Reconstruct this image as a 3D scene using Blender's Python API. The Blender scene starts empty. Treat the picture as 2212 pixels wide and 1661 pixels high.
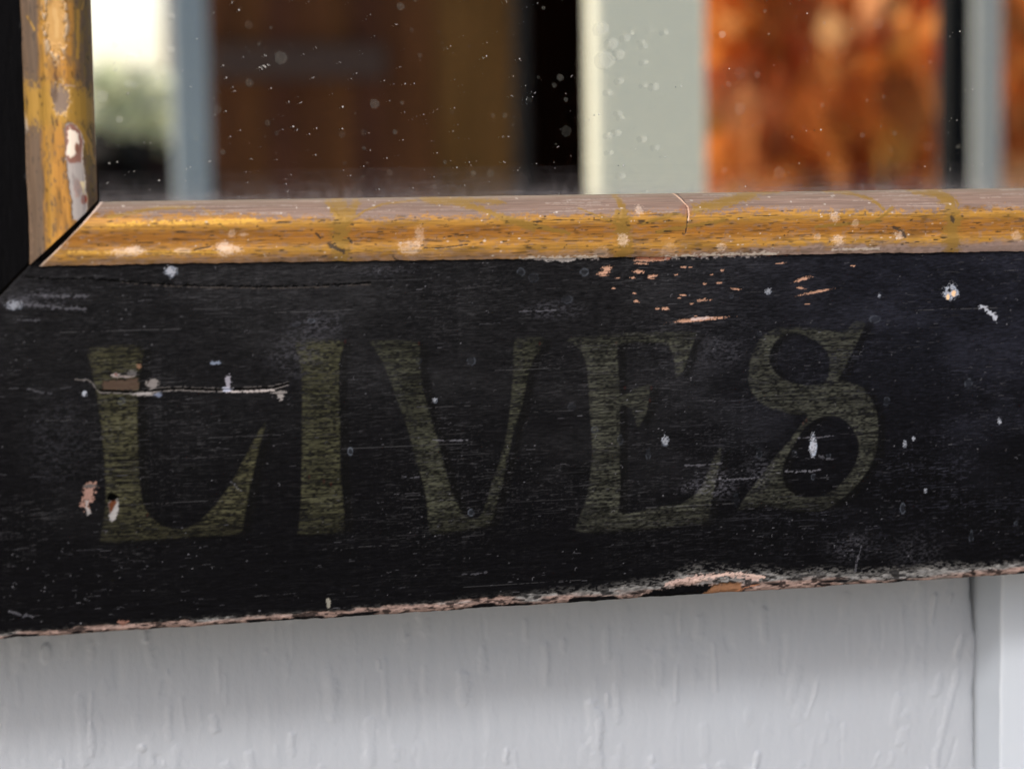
import bpy, math, random
import numpy as np
from mathutils import Vector, Matrix

# ------------------------------------------------------------------ camera
W, H, F = 2212, 1661, 4500.0            # photo measured at 2212 x 1661, focal length in those pixels
YAW, PITCH, ROLL, DIST = [math.radians(a) for a in (13.8, 5.0, 0.9)] + [0.51]
sc = bpy.context.scene
fwd = np.array([math.sin(YAW)*math.cos(PITCH), math.cos(YAW)*math.cos(PITCH), -math.sin(PITCH)])
r0 = np.array([math.cos(YAW), -math.sin(YAW), 0.0]); u0 = np.cross(r0, fwd)
rgt = r0*math.cos(ROLL) - u0*math.sin(ROLL); upv = r0*math.sin(ROLL) + u0*math.cos(ROLL)
CAM = -DIST*fwd
cd = bpy.data.cameras.new('camera'); cam = bpy.data.objects.new('camera', cd); sc.collection.objects.link(cam)
cam.matrix_world = Matrix([[rgt[i], upv[i], -fwd[i], CAM[i]] for i in range(3)] + [[0, 0, 0, 1]])
cd.sensor_width = 36; cd.lens = F/W*36; cd.clip_start = 0.01; cd.clip_end = 500
cd.dof.use_dof = True; cd.dof.focus_distance = 0.520; cd.dof.aperture_fstop = cd.lens/7.6
sc.camera = cam

# ------------------------------------------------------------------ light
SUN = Vector((-0.48, -0.95, 1.00)).normalized()          # towards the sun
w = bpy.data.worlds.new('World'); sc.world = w; w.use_nodes = True
wn = w.node_tree.nodes; wl = w.node_tree.links
sky = wn.new('ShaderNodeTexSky'); sky.sky_type = 'NISHITA'; sky.sun_disc = False
sky.sun_elevation = math.asin(SUN.z); sky.sun_rotation = math.atan2(SUN.x, SUN.y)
sky.air_density = 0.9; sky.dust_density = 4.5; sky.ozone_density = 1.0
bg = wn['Background']; bg.inputs['Strength'].default_value = 0.14
wl.new(sky.outputs[0], bg.inputs['Color'])
sd = bpy.data.lights.new('sun', 'SUN'); sd.energy = 1.3; sd.angle = math.radians(11); sd.color = (1, 0.965, 0.92)
so = bpy.data.objects.new('sun', sd); sc.collection.objects.link(so)
so.rotation_euler = SUN.to_track_quat('Z', 'Y').to_euler()
sc.view_settings.view_transform = 'Standard'; sc.view_settings.look = 'None'
sc.view_settings.exposure = 0.92; sc.view_settings.gamma = 1.0; sc.view_settings.use_curve_mapping = False
sc.cycles.use_denoising = True
sc.cycles.max_bounces = 12; sc.cycles.transmission_bounces = 10; sc.cycles.transparent_max_bounces = 16
sc.cycles.caustics_reflective = False; sc.cycles.caustics_refractive = False

# ------------------------------------------------------------------ helpers
def on_plane(px, py, y):
    """photo pixel -> point on the upright plane y (metres)"""
    d = fwd + rgt*(px-W/2)/F - upv*(py-H/2)/F
    return CAM + d*(y-CAM[1])/d[1]
def mm(px, py, y=0.0):
    p = on_plane(px, py, y); return p[0]*1000, p[2]*1000
def lin(*c):
    out = []
    for v in c:
        v /= 255.0; out.append(v/12.92 if v <= 0.04045 else ((v+0.055)/1.055)**2.4)
    return np.array(out)
rng = np.random.default_rng(7); random.seed(7)
TAB = rng.random((256, 256))
def vn(x, z, seed=0):
    """value noise 0..1"""
    x = np.asarray(x, float) + seed*17.31; z = np.asarray(z, float) + seed*41.77
    xi = np.floor(x).astype(int); zi = np.floor(z).astype(int)
    fx = x-xi; fz = z-zi; fx = fx*fx*(3-2*fx); fz = fz*fz*(3-2*fz)
    a = TAB[xi & 255, zi & 255]; b = TAB[(xi+1) & 255, zi & 255]
    c = TAB[xi & 255, (zi+1) & 255]; d = TAB[(xi+1) & 255, (zi+1) & 255]
    return (a*(1-fx)+b*fx)*(1-fz) + (c*(1-fx)+d*fx)*fz
def fbm(x, z, seed=0, o=4):
    s = 0; a = 1; n = 0
    for i in range(o):
        s = s + a*vn(x*2**i, z*2**i, seed+i*3); n += a; a *= 0.55
    return s/n
def sst(a, b, v):
    t = np.clip((v-a)/(b-a), 0, 1); return t*t*(3-2*t)
def sdf(X, Z, loops):
    """signed distance to closed polygons (negative inside)"""
    d2 = np.full(X.shape, 1e18); ins = np.zeros(X.shape, bool)
    for P in loops:
        n = len(P)
        for i in range(n):
            (ax, az), (bx, bz) = P[i], P[(i+1) % n]
            ex, ez = bx-ax, bz-az; wx, wz = X-ax, Z-az
            t = np.clip((wx*ex+wz*ez)/(ex*ex+ez*ez+1e-12), 0, 1)
            d2 = np.minimum(d2, (wx-ex*t)**2+(wz-ez*t)**2)
            if az != bz:
                ins ^= ((az > Z) != (bz > Z)) & (X < ax + (Z-az)*ex/ez)
    d = np.sqrt(d2); return np.where(ins, -d, d)
def smooth_loop(P, n=3):
    """round a traced outline a little (Chaikin), keeping sharp tips roughly in place"""
    for _ in range(n-2):
        Q = []
        for i in range(len(P)):
            a = np.array(P[i]); b = np.array(P[(i+1) % len(P)])
            Q += [tuple(a*0.8+b*0.2), tuple(a*0.2+b*0.8)]
        P = Q
    return P

class Raster:
    """painted layers over a grid of surface points: xs (columns, mm), zs (rows, mm)"""
    def __init__(s, xs, zs, base, rough=0.55):
        s.xs = np.asarray(xs, float); s.zs = np.asarray(zs, float)
        s.X, s.Z = np.meshgrid(s.xs, s.zs)
        s.col = np.empty(s.X.shape+(3,)); s.col[:] = base
        s.rough = np.full(s.X.shape, rough); s.h = np.zeros(s.X.shape); s.metal = np.zeros(s.X.shape)
        s.up = s.zs[-1] > s.zs[0]
    def win(s, x0, x1, z0, z1):
        i0, i1 = np.searchsorted(s.xs, [x0, x1])
        if s.up: j0, j1 = np.searchsorted(s.zs, [z0, z1])
        else:
            j0, j1 = np.searchsorted(-s.zs, [-z1, -z0])
        return slice(max(j0-1, 0), j1+1), slice(max(i0-1, 0), i1+1)
    def lay(s, sl, m, c, rough=None, h=0, metal=None):
        m3 = m[..., None]; s.col[sl] = s.col[sl]*(1-m3) + np.asarray(c)*m3
        if rough is not None: s.rough[sl] = s.rough[sl]*(1-m) + rough*m
        if metal is not None: s.metal[sl] = s.metal[sl]*(1-m) + metal*m
        if h: s.h[sl] += h*m
    def blob(s, x, z, rx, rz, c, a=1.0, ang=0.0, rag=0.35, soft=0.25, seed=0, ring=0.0, nf=1.0, **k):
        R = max(rx, rz)*1.6+0.4
        sl = s.win(x-R, x+R, z-R, z+R); X, Z = s.X[sl]-x, s.Z[sl]-z
        if X.size == 0: return
        ca, sa = math.cos(ang), math.sin(ang)
        u, v = (X*ca+Z*sa)/rx, (-X*sa+Z*ca)/rz
        q = np.hypot(u, v) + (fbm(s.X[sl]*1.3*nf, s.Z[sl]*2.2*nf, seed+5, 3)-0.5)*2*rag
        if ring: m = np.exp(-((q-0.85)/ring)**2)*a*sst(.3, .62, vn(s.X[sl]*1.4, s.Z[sl]*1.4, seed+7))*1.1
        else: m = (1-sst(1-soft, 1+soft, q))*a
        s.lay(sl, m, c, **k)
    def stroke(s, pts, wid, c, a=1.0, rag=0.3, seed=0, **k):
        P = np.array(pts, float); R = wid*1.5+0.4
        sl = s.win(P[:, 0].min()-R, P[:, 0].max()+R, P[:, 1].min()-R, P[:, 1].max()+R)
        X, Z = s.X[sl], s.Z[sl]
        if X.size == 0: return
        d = np.full(X.shape, 1e9)
        for (ax, az), (bx, bz) in zip(P[:-1], P[1:]):
            ex, ez = bx-ax, bz-az
            t = np.clip(((X-ax)*ex+(Z-az)*ez)/(ex*ex+ez*ez+1e-9), 0, 1)
            d = np.minimum(d, np.hypot(X-ax-ex*t, Z-az-ez*t))
        wv = wid/2*(1+(fbm(X*1.7, Z*2.3, seed, 2)-0.5)*4*rag)
        m = (1-sst(0.55, 1.35, d/np.maximum(wv, 0.03)))*a
        s.lay(sl, m, c, **k)
    def poly(s, loops, c, a=1.0, soft=0.15, rag=0.0, seed=0, **k):
        A = np.concatenate([np.array(l) for l in loops])
        sl = s.win(A[:, 0].min()-1, A[:, 0].max()+1, A[:, 1].min()-1, A[:, 1].max()+1)
        d = sdf(s.X[sl], s.Z[sl], loops)
        if rag: d = d + (fbm(s.X[sl]*1.5, s.Z[sl]*1.8, seed, 3)-0.5)*2*rag
        m = (1-sst(-soft, soft, d))*a
        s.lay(sl, m, c, **k); return sl, m

def link(o, parent=None):
    sc.collection.objects.link(o)
    if parent: o.parent = parent
    return o
def mesh_from(name, verts, faces, mat, parent=None, smooth=True, cols=None, metal=None, gain=1.0):
    verts = np.ascontiguousarray(verts, np.float32); faces = np.ascontiguousarray(faces, np.int32)
    me = bpy.data.meshes.new(name); n = faces.shape[1]
    me.vertices.add(len(verts)); me.vertices.foreach_set('co', verts.ravel())
    me.loops.add(faces.size); me.loops.foreach_set('vertex_index', faces.ravel())
    me.polygons.add(len(faces)); me.polygons.foreach_set('loop_start', np.arange(0, faces.size, n, dtype=np.int32))
    me.update(calc_edges=True)
    me.polygons.foreach_set('use_smooth', np.full(len(faces), smooth))
    if cols is not None:
        cols = np.array(cols); cols[:, :3] = np.clip(cols[:, :3]*gain, 0, .85)
        a = me.attributes.new('paint', 'FLOAT_COLOR', 'POINT'); a.data.foreach_set('color', np.ascontiguousarray(cols, np.float32).ravel())
    if metal is not None:
        a = me.attributes.new('gilt', 'FLOAT', 'POINT'); a.data.foreach_set('value', np.ascontiguousarray(metal, np.float32).ravel())
    me.materials.append(mat)
    return link(bpy.data.objects.new(name, me), parent)
def grid_faces(nr, nc):
    idx = np.arange(nr*nc).reshape(nr, nc)
    return np.stack([idx[:-1, :-1], idx[1:, :-1], idx[1:, 1:], idx[:-1, 1:]], -1)      # (nr-1, nc-1, 4)
def subset(V, faces, *attrs):
    u, inv = np.unique(faces.ravel(), return_inverse=True)
    return V[u], inv.reshape(faces.shape), [a[u] for a in attrs]
def box_arrays(x0, x1, y0, y1, z0, z1):
    v = [(x, y, z) for x in (x0, x1) for y in (y0, y1) for z in (z0, z1)]
    f = [(0, 1, 3, 2), (4, 6, 7, 5), (0, 4, 5, 1), (2, 3, 7, 6), (0, 2, 6, 4), (1, 5, 7, 3)]
    return v, f
def box(name, x0, x1, y0, y1, z0, z1, mat, parent=None, bevel=0.0):
    v, f = box_arrays(x0, x1, y0, y1, z0, z1)
    o = mesh_from(name, v, f, mat, parent, smooth=False)
    if bevel:
        b = o.modifiers.new('bevel', 'BEVEL'); b.width = bevel; b.segments = 3
    return o
def empty(name, loc, label, cat, group=None):
    o = link(bpy.data.objects.new(name, None)); o.location = loc; o.empty_display_size = 0.02
    tag(o, label, cat, group); return o
def tag(o, label, cat, group=None):
    o['label'] = label; o['category'] = cat
    if group: o['group'] = group
def settle(o):
    """children were given world coordinates: keep them there"""
    M = Matrix.Translation(o.location).inverted()
    for ch in o.children: ch.matrix_parent_inverse = M

def nodes_of(m): return m.node_tree.nodes, m.node_tree.links
def mat(name, col=(0.5, 0.5, 0.5), rough=0.5, spec=0.5, metal=0.0, noise=None, bump=None):
    m = bpy.data.materials.new(name); m.use_nodes = True; N, L = nodes_of(m); b = N['Principled BSDF']
    b.inputs['Base Color'].default_value = (*col, 1); b.inputs['Roughness'].default_value = rough
    b.inputs['Specular IOR Level'].default_value = spec; b.inputs['Metallic'].default_value = metal
    tc = N.new('ShaderNodeTexCoord')
    if noise:                                   # (scale xyz, colour 2, detail)
        mp = N.new('ShaderNodeMapping'); mp.inputs['Scale'].default_value = noise[0]; L.new(tc.outputs['Object'], mp.inputs[0])
        n = N.new('ShaderNodeTexNoise'); n.inputs['Scale'].default_value = 1; n.inputs['Detail'].default_value = 6; L.new(mp.outputs[0], n.inputs['Vector'])
        mx = N.new('ShaderNodeMix'); mx.data_type = 'RGBA'; mx.inputs['A'].default_value = (*col, 1); mx.inputs['B'].default_value = (*noise[1], 1)
        cr = N.new('ShaderNodeValToRGB'); cr.color_ramp.elements[0].position = 0.35; cr.color_ramp.elements[1].position = 0.68
        L.new(n.outputs['Fac'], cr.inputs[0]); L.new(cr.outputs[0], mx.inputs['Factor']); L.new(mx.outputs['Result'], b.inputs['Base Color'])
    if bump:                                    # (scale xyz, strength, distance)
        mp = N.new('ShaderNodeMapping'); mp.inputs['Scale'].default_value = bump[0]; L.new(tc.outputs['Object'], mp.inputs[0])
        n = N.new('ShaderNodeTexNoise'); n.inputs['Scale'].default_value = 1; n.inputs['Detail'].default_value = 4; L.new(mp.outputs[0], n.inputs['Vector'])
        bp = N.new('ShaderNodeBump'); bp.inputs['Strength'].default_value = bump[1]; bp.inputs['Distance'].default_value = bump[2]
        L.new(n.outputs['Fac'], bp.inputs['Height']); L.new(bp.outputs[0], b.inputs['Normal'])
    return m
def paint_mat(name, spec, bump_scale, strength, dist, gilt=False):
    """colour and roughness come from the painted surface layers; fine grain relief on top"""
    m = mat(name, bump=(bump_scale, strength, dist)); N, L = nodes_of(m); b = N['Principled BSDF']
    a = N.new('ShaderNodeAttribute'); a.attribute_name = 'paint'
    L.new(a.outputs['Color'], b.inputs['Base Color']); L.new(a.outputs['Alpha'], b.inputs['Roughness'])
    b.inputs['Specular IOR Level'].default_value = spec
    if gilt:
        g = N.new('ShaderNodeAttribute'); g.attribute_name = 'gilt'; L.new(g.outputs['Fac'], b.inputs['Metallic'])
    return m

# ------------------------------------------------------------------ wall and trim behind the mirror
YW, YT = 0.033, 0.0235                     # wall face, trim face (board face of the frame is y = 0)
GROUND = -1.25
wall_m = mat('wall_paint', (0.256, 0.283, 0.326), 0.42, 0.5,
             noise=((9, 9, 5), (0.240, 0.262, 0.298)), bump=((900, 900, 600), 0.3, 0.00025))
trim_m = mat('trim_paint', (0.31, 0.345, 0.395), 0.40, 0.5, bump=((700, 700, 150), 0.25, 0.0002))
dark_m = mat('gap_dark', (0.02, 0.02, 0.02), 0.9, 0.1)

seam_pts = [(2096, 1230), (2097, 1290), (2103, 1350), (2113, 1392), (2110, 1430), (2103, 1480), (2103, 1560), (2106, 1661)]
sm = sorted([mm(*p, YW) for p in seam_pts], key=lambda q: q[1])
sx = np.array([q[0] for q in sm]); sz = np.array([q[1] for q in sm])
xs = np.concatenate([np.arange(-900, -300, 50), np.arange(-300, -150, 10), np.arange(-150, sx.max()+2, 0.45)])
zs = np.concatenate([np.arange(-800, -125, 15), np.arange(-125, -48, 0.45), np.arange(-48, 300, 12), np.arange(300, 501, 50)])
wr = Raster(xs, zs, (0, 0, 0))
wr.h = (fbm(wr.X*0.05, wr.Z*0.03, 3, 3)-0.5)*0.5 + (fbm(wr.X*0.5, wr.Z*0.09, 9, 3)-0.5)*0.20 + (fbm(wr.X*1.1, wr.Z*0.9, 21, 2)-0.5)*0.05
wr2 = np.random.default_rng(11)
for i in range(330):                       # runs and brush ridges in the paint
    x = wr2.uniform(-140, 165); z = wr2.uniform(-118, -50); ln = min(wr2.exponential(5)+1.5, 20)
    lean = wr2.normal(0.02, 0.06) - (0.28 if x > 70 and wr2.random() < 0.5 else 0)
    pts = [(x+lean*ln*k/3+wr2.normal(0, 0.12), z-ln*k/3) for k in range(4)]
    wr.stroke(pts, wr2.uniform(0.8, 3.2), (0, 0, 0), a=wr2.uniform(0.15, 1)**1.6, seed=i, h=wr2.choice([0.26, 0.40, -0.24], p=[.5, .3, .2]))
for i in range(60):
    x = wr2.uniform(-140, 165); z = wr2.uniform(-118, -50)
    wr.blob(x, z, wr2.uniform(.4, .9), wr2.uniform(.5, 1.4), (0, 0, 0), seed=i, h=wr2.uniform(.05, .14))
wr.blob(-113, -66, 1.4, 2.4, (0, 0, 0), h=.5); wr.blob(-90, -92, 0.9, 1.0, (0, 0, 0), h=.4)
edge = np.interp(wr.Z, sz, sx) + (fbm(wr.Z*0.35, wr.Z*0, 4, 2)-0.5)*0.5
Xc = np.minimum(wr.X, edge)
V = np.stack([Xc/1000, YW - wr.h/1000 + np.exp(-((edge-Xc)/0.8))*0.0006, wr.Z/1000], -1)
fc = grid_faces(*wr.X.shape); keep = (wr.X[:-1, :-1] < edge[:-1, :-1])
wall_root = empty('painted_wall', (0, YW, GROUND), 'white painted timber wall with brushed ridges behind the black mirror frame', 'wall')
Vs, Fs, _ = subset(V.reshape(-1, 3), fc[keep])
mesh_from('wall_panel', Vs, Fs, wall_m, wall_root)
box('wall_skirt', -0.9, sx.max()/1000+0.002, YW+0.004, YW+0.03, GROUND, -0.795, wall_m, wall_root)
# trim board: side face then front face with a softly worn arris
tx = mm(2161, 1450, YT)[0]; seam_x = float(np.mean(sx))+0.9
prof = [(seam_x/1000-0.0005, YW+0.02), (seam_x/1000-0.0001, YW)] + \
       [(seam_x/1000+(tx-seam_x)/1000*k/6, YW-(YW-YT-0.001)*k/6) for k in range(1, 7)]
prof += [(tx/1000+0.001*(1-math.cos(a)), YT+0.001-0.001*math.sin(a)) for a in np.linspace(0.3, math.pi/2, 5)]
prof += [(tx/1000+0.002+0.118*k/12, YT) for k in range(13)] + [(tx/1000+0.121, YW+0.02)]
tz = np.concatenate([np.linspace(GROUND, -0.13, 8), np.arange(-0.128, -0.045, 0.002), np.linspace(-0.04, 0.5, 8)])
PX = np.array([p[0] for p in prof]); PY = np.array([p[1] for p in prof])
TX, TZ = np.meshgrid(PX, tz); TY = np.broadcast_to(PY, TX.shape).copy()
TY += (fbm(TX*220, TZ*35, 8, 3)-0.5)*0.0004; TX = TX + (fbm(TZ*150, TX*20, 5, 3)-0.5)*0.0008
mesh_from('trim_board', np.stack([TX, TY, TZ], -1).reshape(-1, 3), grid_faces(*TX.shape).reshape(-1, 4)[:, ::-1], trim_m, wall_root)
box('sheathing', -0.9, tx/1000+0.7, YW+0.021, YW+0.040, -0.79, 0.49, dark_m, wall_root)
box('side_panel', tx/1000+0.1215, tx/1000+0.7, YW, YW+0.018, GROUND, 0.49, wall_m, wall_root)
settle(wall_root)

# ------------------------------------------------------------------ the mirror
K = np.array([.68, .69, .75]); KB = np.array([.74, .74, .72])   # overall tone of the aged finishes
ZB, XL = -55.0, -98.0                      # bottom edge of the frame, left sight edge (mm)
ZS = 46.0                                  # bottom sight edge
XR, ZT = 322.0, 372.0                      # right and top sight edges
BW = 16.0                                  # width of the gilt bead
OUT = ZS-ZB                                # frame width from sight edge
def bead_w(x): return np.interp(x, [-115, -90, 137, 330], [14.6, 14.6, 16.3, 16.3])
mirror = empty('framed_mirror', (0.112, 0.01, ZB/1000), 'old mirror in a black painted frame with gilt inner bead and faded lettering', 'mirror')
board_m = paint_mat('black_board_paint', 0.025, (260, 500, 3200), 0.35, 0.0002)
bead_m = paint_mat('gilt_bead_paint', 0.35, (300, 2500, 2500), 0.25, 0.00015, gilt=True)
bead_v = paint_mat('gilt_bead_paint_upright', 0.35, (2500, 2500, 300), 0.25, 0.00015, gilt=True)
BLACK = np.array([0.0021, 0.0021, 0.0026])
PINK = lin(148, 126, 115)*.80; TAN = lin(190, 148, 122)*.72; CHALK = lin(200, 205, 212)*0.95; GREYD = lin(122, 121, 117)*.9

# --- bottom rail: one grid painted in millimetres
xs = np.concatenate([np.arange(-199, -126, 3), np.arange(-126, 147, 0.2), np.arange(147, 424, 3)])
zs = np.arange(32.6, ZB-0.01, -0.2)
R = Raster(xs, zs, BLACK, 0.56)
X, Z = R.X, R.Z
grain = fbm(X*0.25, Z*3.2, 1, 4)                    # long wood grain
fine = fbm(X*0.9, Z*5.0, 2, 3)
R.col *= (0.55+0.9*grain)[..., None]
R.rough += (grain-0.5)*0.12
R.h += (grain-0.5)*0.10 + (fine-0.5)*0.05
# pale dusty bloom, bluer on the right; upper part has a sheen painted in
bloom = sst(0.45, 0.8, fbm(X*0.035, Z*0.07, 31, 4))*sst(-50, 5, Z)
blue = sst(20, 110, X)[..., None]
R.col += (bloom*(0.3+0.9*fine)*0.0095)[..., None]*((1-blue)*np.array([1, 1, 1.0])+blue*np.array([0.85, 0.9, 1.25]))
R.col += (sst(-34, 24, Z)*(0.15+1.8*fine*fine)*0.0075)[..., None]*((1-blue)+blue*np.array([0.80, 0.88, 1.30]))

# --- lettering, traced in the photo and carried to the board face
def trace(pts, ox, oy, s): return [mm((ox+x/s)*W/4096, (oy+y/s)*W/4096) for x, y in pts]
LET = []
LET.append([trace([(80,165),(200,150),(380,140),(487,152),(470,230),(455,340),(440,480),(436,620),(440,800),(440,950),(448,1080),(462,1200),(490,1290),(540,1355),(610,1405),(690,1432),(770,1425),(850,1390),(930,1320),(1010,1225),(1090,1110),(1150,1000),(1210,880),(1270,770),(1330,680),(1335,690),(1295,830),(1265,950),(1235,1080),(1210,1200),(1185,1340),(1165,1460),(1000,1470),(800,1480),(560,1500),(180,1525),(175,1490),(195,1400),(215,1260),(215,1100),(205,930),(190,770),(170,600),(150,460),(115,310)], 300, 1300, 1.748)])
LET.append([trace([(130,195),(300,180),(470,190),(480,240),(450,320),(443,480),(450,640),(455,800),(452,960),(455,1100),(465,1220),(478,1340),(490,1510),(470,1535),(300,1545),(155,1555),(170,1480),(182,1340),(185,1200),(188,1050),(190,900),(190,740),(192,560),(185,420),(165,300)], 1100, 1250, 1.7475)])
LET.append([trace([(95,195),(250,190),(445,200),(455,250),(450,340),(465,480),(495,620),(540,760),(580,900),(615,1040),(650,1170),(690,1290),(740,1390),(800,1445),(860,1440),(900,1385),(930,1290),(965,1170),(1005,1060),(1040,950),(1065,820),(1085,680),(1100,520),(1108,350),(1112,180),(1220,165),(1330,175),(1290,260),(1245,330),(1215,420),(1190,540),(1160,680),(1110,820),(1080,960),(1055,1080),(1030,1200),(1000,1300),(975,1400),(950,1480),(900,1500),(700,1530),(520,1550),(515,1480),(500,1300),(470,1160),(435,1060),(405,950),(365,800),(310,650),(260,500),(200,360),(150,270)], 1420, 1250, 1.748)])
LET.append([trace([(100,185),(300,160),(600,140),(1030,130),(1010,200),(975,290),(940,390),(910,440),(880,455),(875,400),(868,320),(845,250),(800,210),(650,205),(470,210),(470,330),(480,450),(488,580),(520,580),(600,530),(710,495),(695,570),(680,680),(655,740),(620,800),(605,790),(590,720),(560,660),(490,640),(485,750),(487,900),(487,1050),(490,1200),(485,1330),(480,1410),(600,1400),(800,1350),(920,1340),(1010,1280),(1070,1200),(1110,1100),(1150,1010),(1200,930),(1195,1010),(1175,1110),(1150,1220),(1130,1330),(1100,1480),(900,1490),(600,1520),(420,1530),(160,1540),(200,1450),(240,1350),(270,1240),(285,1120),(297,980),(292,860),(282,720),(275,580),(268,440),(250,330),(200,240)], 2200, 1250, 1.749)])
LET.append([trace(p, 2900, 1200, 1.8053) for p in (
    [(1030,150),(930,155),(900,200),(850,225),(750,220),(600,200),(450,195),(350,210),(270,260),(215,340),(180,440),(165,560),(185,650),(230,720),(300,770),(400,805),(520,820),(600,828),(585,860),(540,910),(480,1000),(400,1090),(330,1170),(270,1260),(200,1350),(130,1450),(80,1525),(160,1500),(300,1480),(420,1510),(560,1525),(700,1520),(800,1470),(900,1390),(980,1300),(1050,1200),(1090,1100),(1105,980),(1105,860),(1080,760),(1030,670),(960,610),(880,590),(810,585),(870,480),(910,390),(960,290)],
    [(500,230),(580,255),(680,310),(740,370),(760,450),(745,560),(700,610),(600,620),(480,600),(390,560),(330,480),(315,400),(350,310),(420,250)],
    [(690,840),(780,830),(860,860),(920,920),(960,1000),(970,1090),(945,1180),(900,1260),(830,1340),(740,1400),(640,1430),(530,1420),(450,1370),(415,1290),(415,1200),(450,1120),(500,1040),(540,970),(590,900)])])
LET = [[smooth_loop(l) for l in L_] for L_ in LET]
owner = np.full(X.shape, -1)
LCOL = [lin(60, 59, 42), lin(57, 57, 41), lin(53, 54, 43), lin(56, 57, 48), lin(54, 55, 47)]
for k, loops in enumerate(LET):
    A = np.concatenate([np.array(l) for l in loops])
    sl = R.win(A[:, 0].min()-1, A[:, 0].max()+4, A[:, 1].min()-2, A[:, 1].max()+1)
    XX, ZZ = X[sl], Z[sl]
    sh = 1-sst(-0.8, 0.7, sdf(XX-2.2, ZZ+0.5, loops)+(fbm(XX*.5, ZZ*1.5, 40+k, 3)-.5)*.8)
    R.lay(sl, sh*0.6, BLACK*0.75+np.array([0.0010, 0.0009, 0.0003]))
    d = sdf(XX, ZZ, loops) + (fbm(XX*0.8, ZZ*2.5, 60+k, 2)-0.5)*0.25
    m = 1-sst(-0.38, 0.38, d)
    streak = sst(0.25, 0.75, 0.35*vn(XX*0.5, ZZ*2.0, 70+k)+0.65*vn(XX*1.5, ZZ*3.9, 80+k))
    fade = 0.40+0.95*fbm(XX*0.07, ZZ*0.12, 90+k, 3)
    tone = LCOL[k]*(0.8+0.5*vn(XX*0.25, ZZ*0.5, 95+k))[..., None]
    zt, zb = A[:, 1].max(), A[:, 1].min()
    ends = sst(zt+0.8, zt-4.5, ZZ)*0.5+0.5; ends = ends*(sst(zb-0.5, zb+8, ZZ)*0.55+0.45)
    a = np.clip(m*(0.12+0.88*streak)*(.45+.8*sst(.25, .6, vn(XX*.12, ZZ*3.3, 140+k)))*fade*ends*0.86, 0, 1)
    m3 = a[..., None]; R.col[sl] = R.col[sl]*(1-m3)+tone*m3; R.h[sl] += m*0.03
    owner[sl] = np.where((d < 0) & (owner[sl] < 0), k, owner[sl])
# traces of red underpaint at the corners of the letters
for px, py in [(746, 738), (905, 742), (1166, 742), (1331, 742), (1407, 838), (1404, 865), (1350, 838), (1742, 908), (1735, 915), (700, 1040), (715, 1045), (668, 1030), (318, 1112)]:
    R.blob(*mm(px, py), 0.3, 0.5, lin(60, 26, 20), a=0.22, seed=px)

# fine rubbed speckle caught on the grain, everywhere but densest in clouds
cloud = sst(.40, .70, fbm(X*0.04, Z*0.07, 131, 4))*.8+.2
spk = sst(.80, .97, vn(X*2.3, Z*4.6, 132))*.5 + sst(.76, .95, vn(X*0.8, Z*4.9, 133))*.6 + sst(.86, .98, vn(X*3.9, Z*4.1, 134))*.6 + sst(.74, .95, vn(X*0.33, Z*4.8, 136))*.55
R.col += (spk*cloud*sst(-60, -25, Z)*.022)[..., None]*((1-blue)+blue*np.array([0.88, 0.92, 1.2]))
R.col *= (0.72+0.56*vn(X*0.7, Z*4.7, 135))[..., None]
# --- scratches and flecks following the grain
dens = lambda x, z: 0.25+0.75*float(fbm(np.array(x*0.03), np.array(z*0.06), 51, 3) > 0.5)
r2 = np.random.default_rng(5)
for i in range(3600):
    x = r2.uniform(-126, 146); z = r2.uniform(-53, 31)
    if r2.random() > dens(x, z): continue
    t = r2.random()
    if t < 0.62:
        ln = min(r2.exponential(0.9)+0.25, 6.5); v = r2.uniform(0.012, 0.06)*(2.2 if r2.random() < 0.08 else 1)
        R.stroke([(x, z), (x+ln*.5, z+r2.normal(0, .05)), (x+ln, z+r2.normal(0, .10))], r2.uniform(0.12, 0.2), (v, v, v*1.06), a=r2.uniform(.2, .75), seed=i, rough=0.8)
    elif t < 0.95:
        v = r2.uniform(0.02, 0.12); s = r2.uniform(0.08, 0.17)
        R.blob(x, z, s*r2.uniform(1, 1.8), s, (v, v, v*1.05), a=r2.uniform(.3, .95), seed=i, rough=0.8)
    else:
        v = r2.uniform(0.03, 0.12); a = r2.uniform(0, 3.1)
        q = [(x+math.cos(a+k*.6)*0.4*k*.7, z+math.sin(a+k*.6)*0.4*k*.7) for k in range(4)]
        R.stroke(q, 0.13, (v, v, v*1.05), a=.6, seed=i)
for i in range(26):                        # long faint hairlines
    x = r2.uniform(-120, 130); z = r2.uniform(-50, 30); ln = r2.uniform(6, 30); v = r2.uniform(.02, .07)
    R.stroke([(x+ln*k/6, z+r2.normal(0, .06)) for k in range(7)], 0.14, (v, v, v), a=.5, rag=.8, seed=i)
# cloudy scuffed patches
for px, py, rx, rz, al in [(1545, 1045, 7, 4.5, .5), (1500, 1052, 5, 2, .5), (1640, 1020, 5, 6, .28), (1560, 760, 8, 5, .2), (690, 700, 8, 5, .28), (100, 640, 8, 3, .3), (820, 585, 12, 2, .22), (640, 760, 9, 8, .22), (1840, 1180, 9, 5, .22), (40, 650, 5, 2, .4), (1200, 670, 10, 3, .25), (1980, 1190, 10, 6, .15), (120, 950, 9, 14, .12)]:
    x, z = mm(px, py); sl = R.win(x-rx*1.5, x+rx*1.5, z-rz*1.5, z+rz*1.5)
    q = np.hypot((X[sl]-x)/rx, (Z[sl]-z)/rz); m = (1-sst(.2, 1.2, q))*sst(.42, .78, fbm(X[sl]*1.4, Z[sl]*2.8, px, 4))*al*.55
    R.lay(sl, m, (0.20, 0.20, 0.225), rough=.85)
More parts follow.
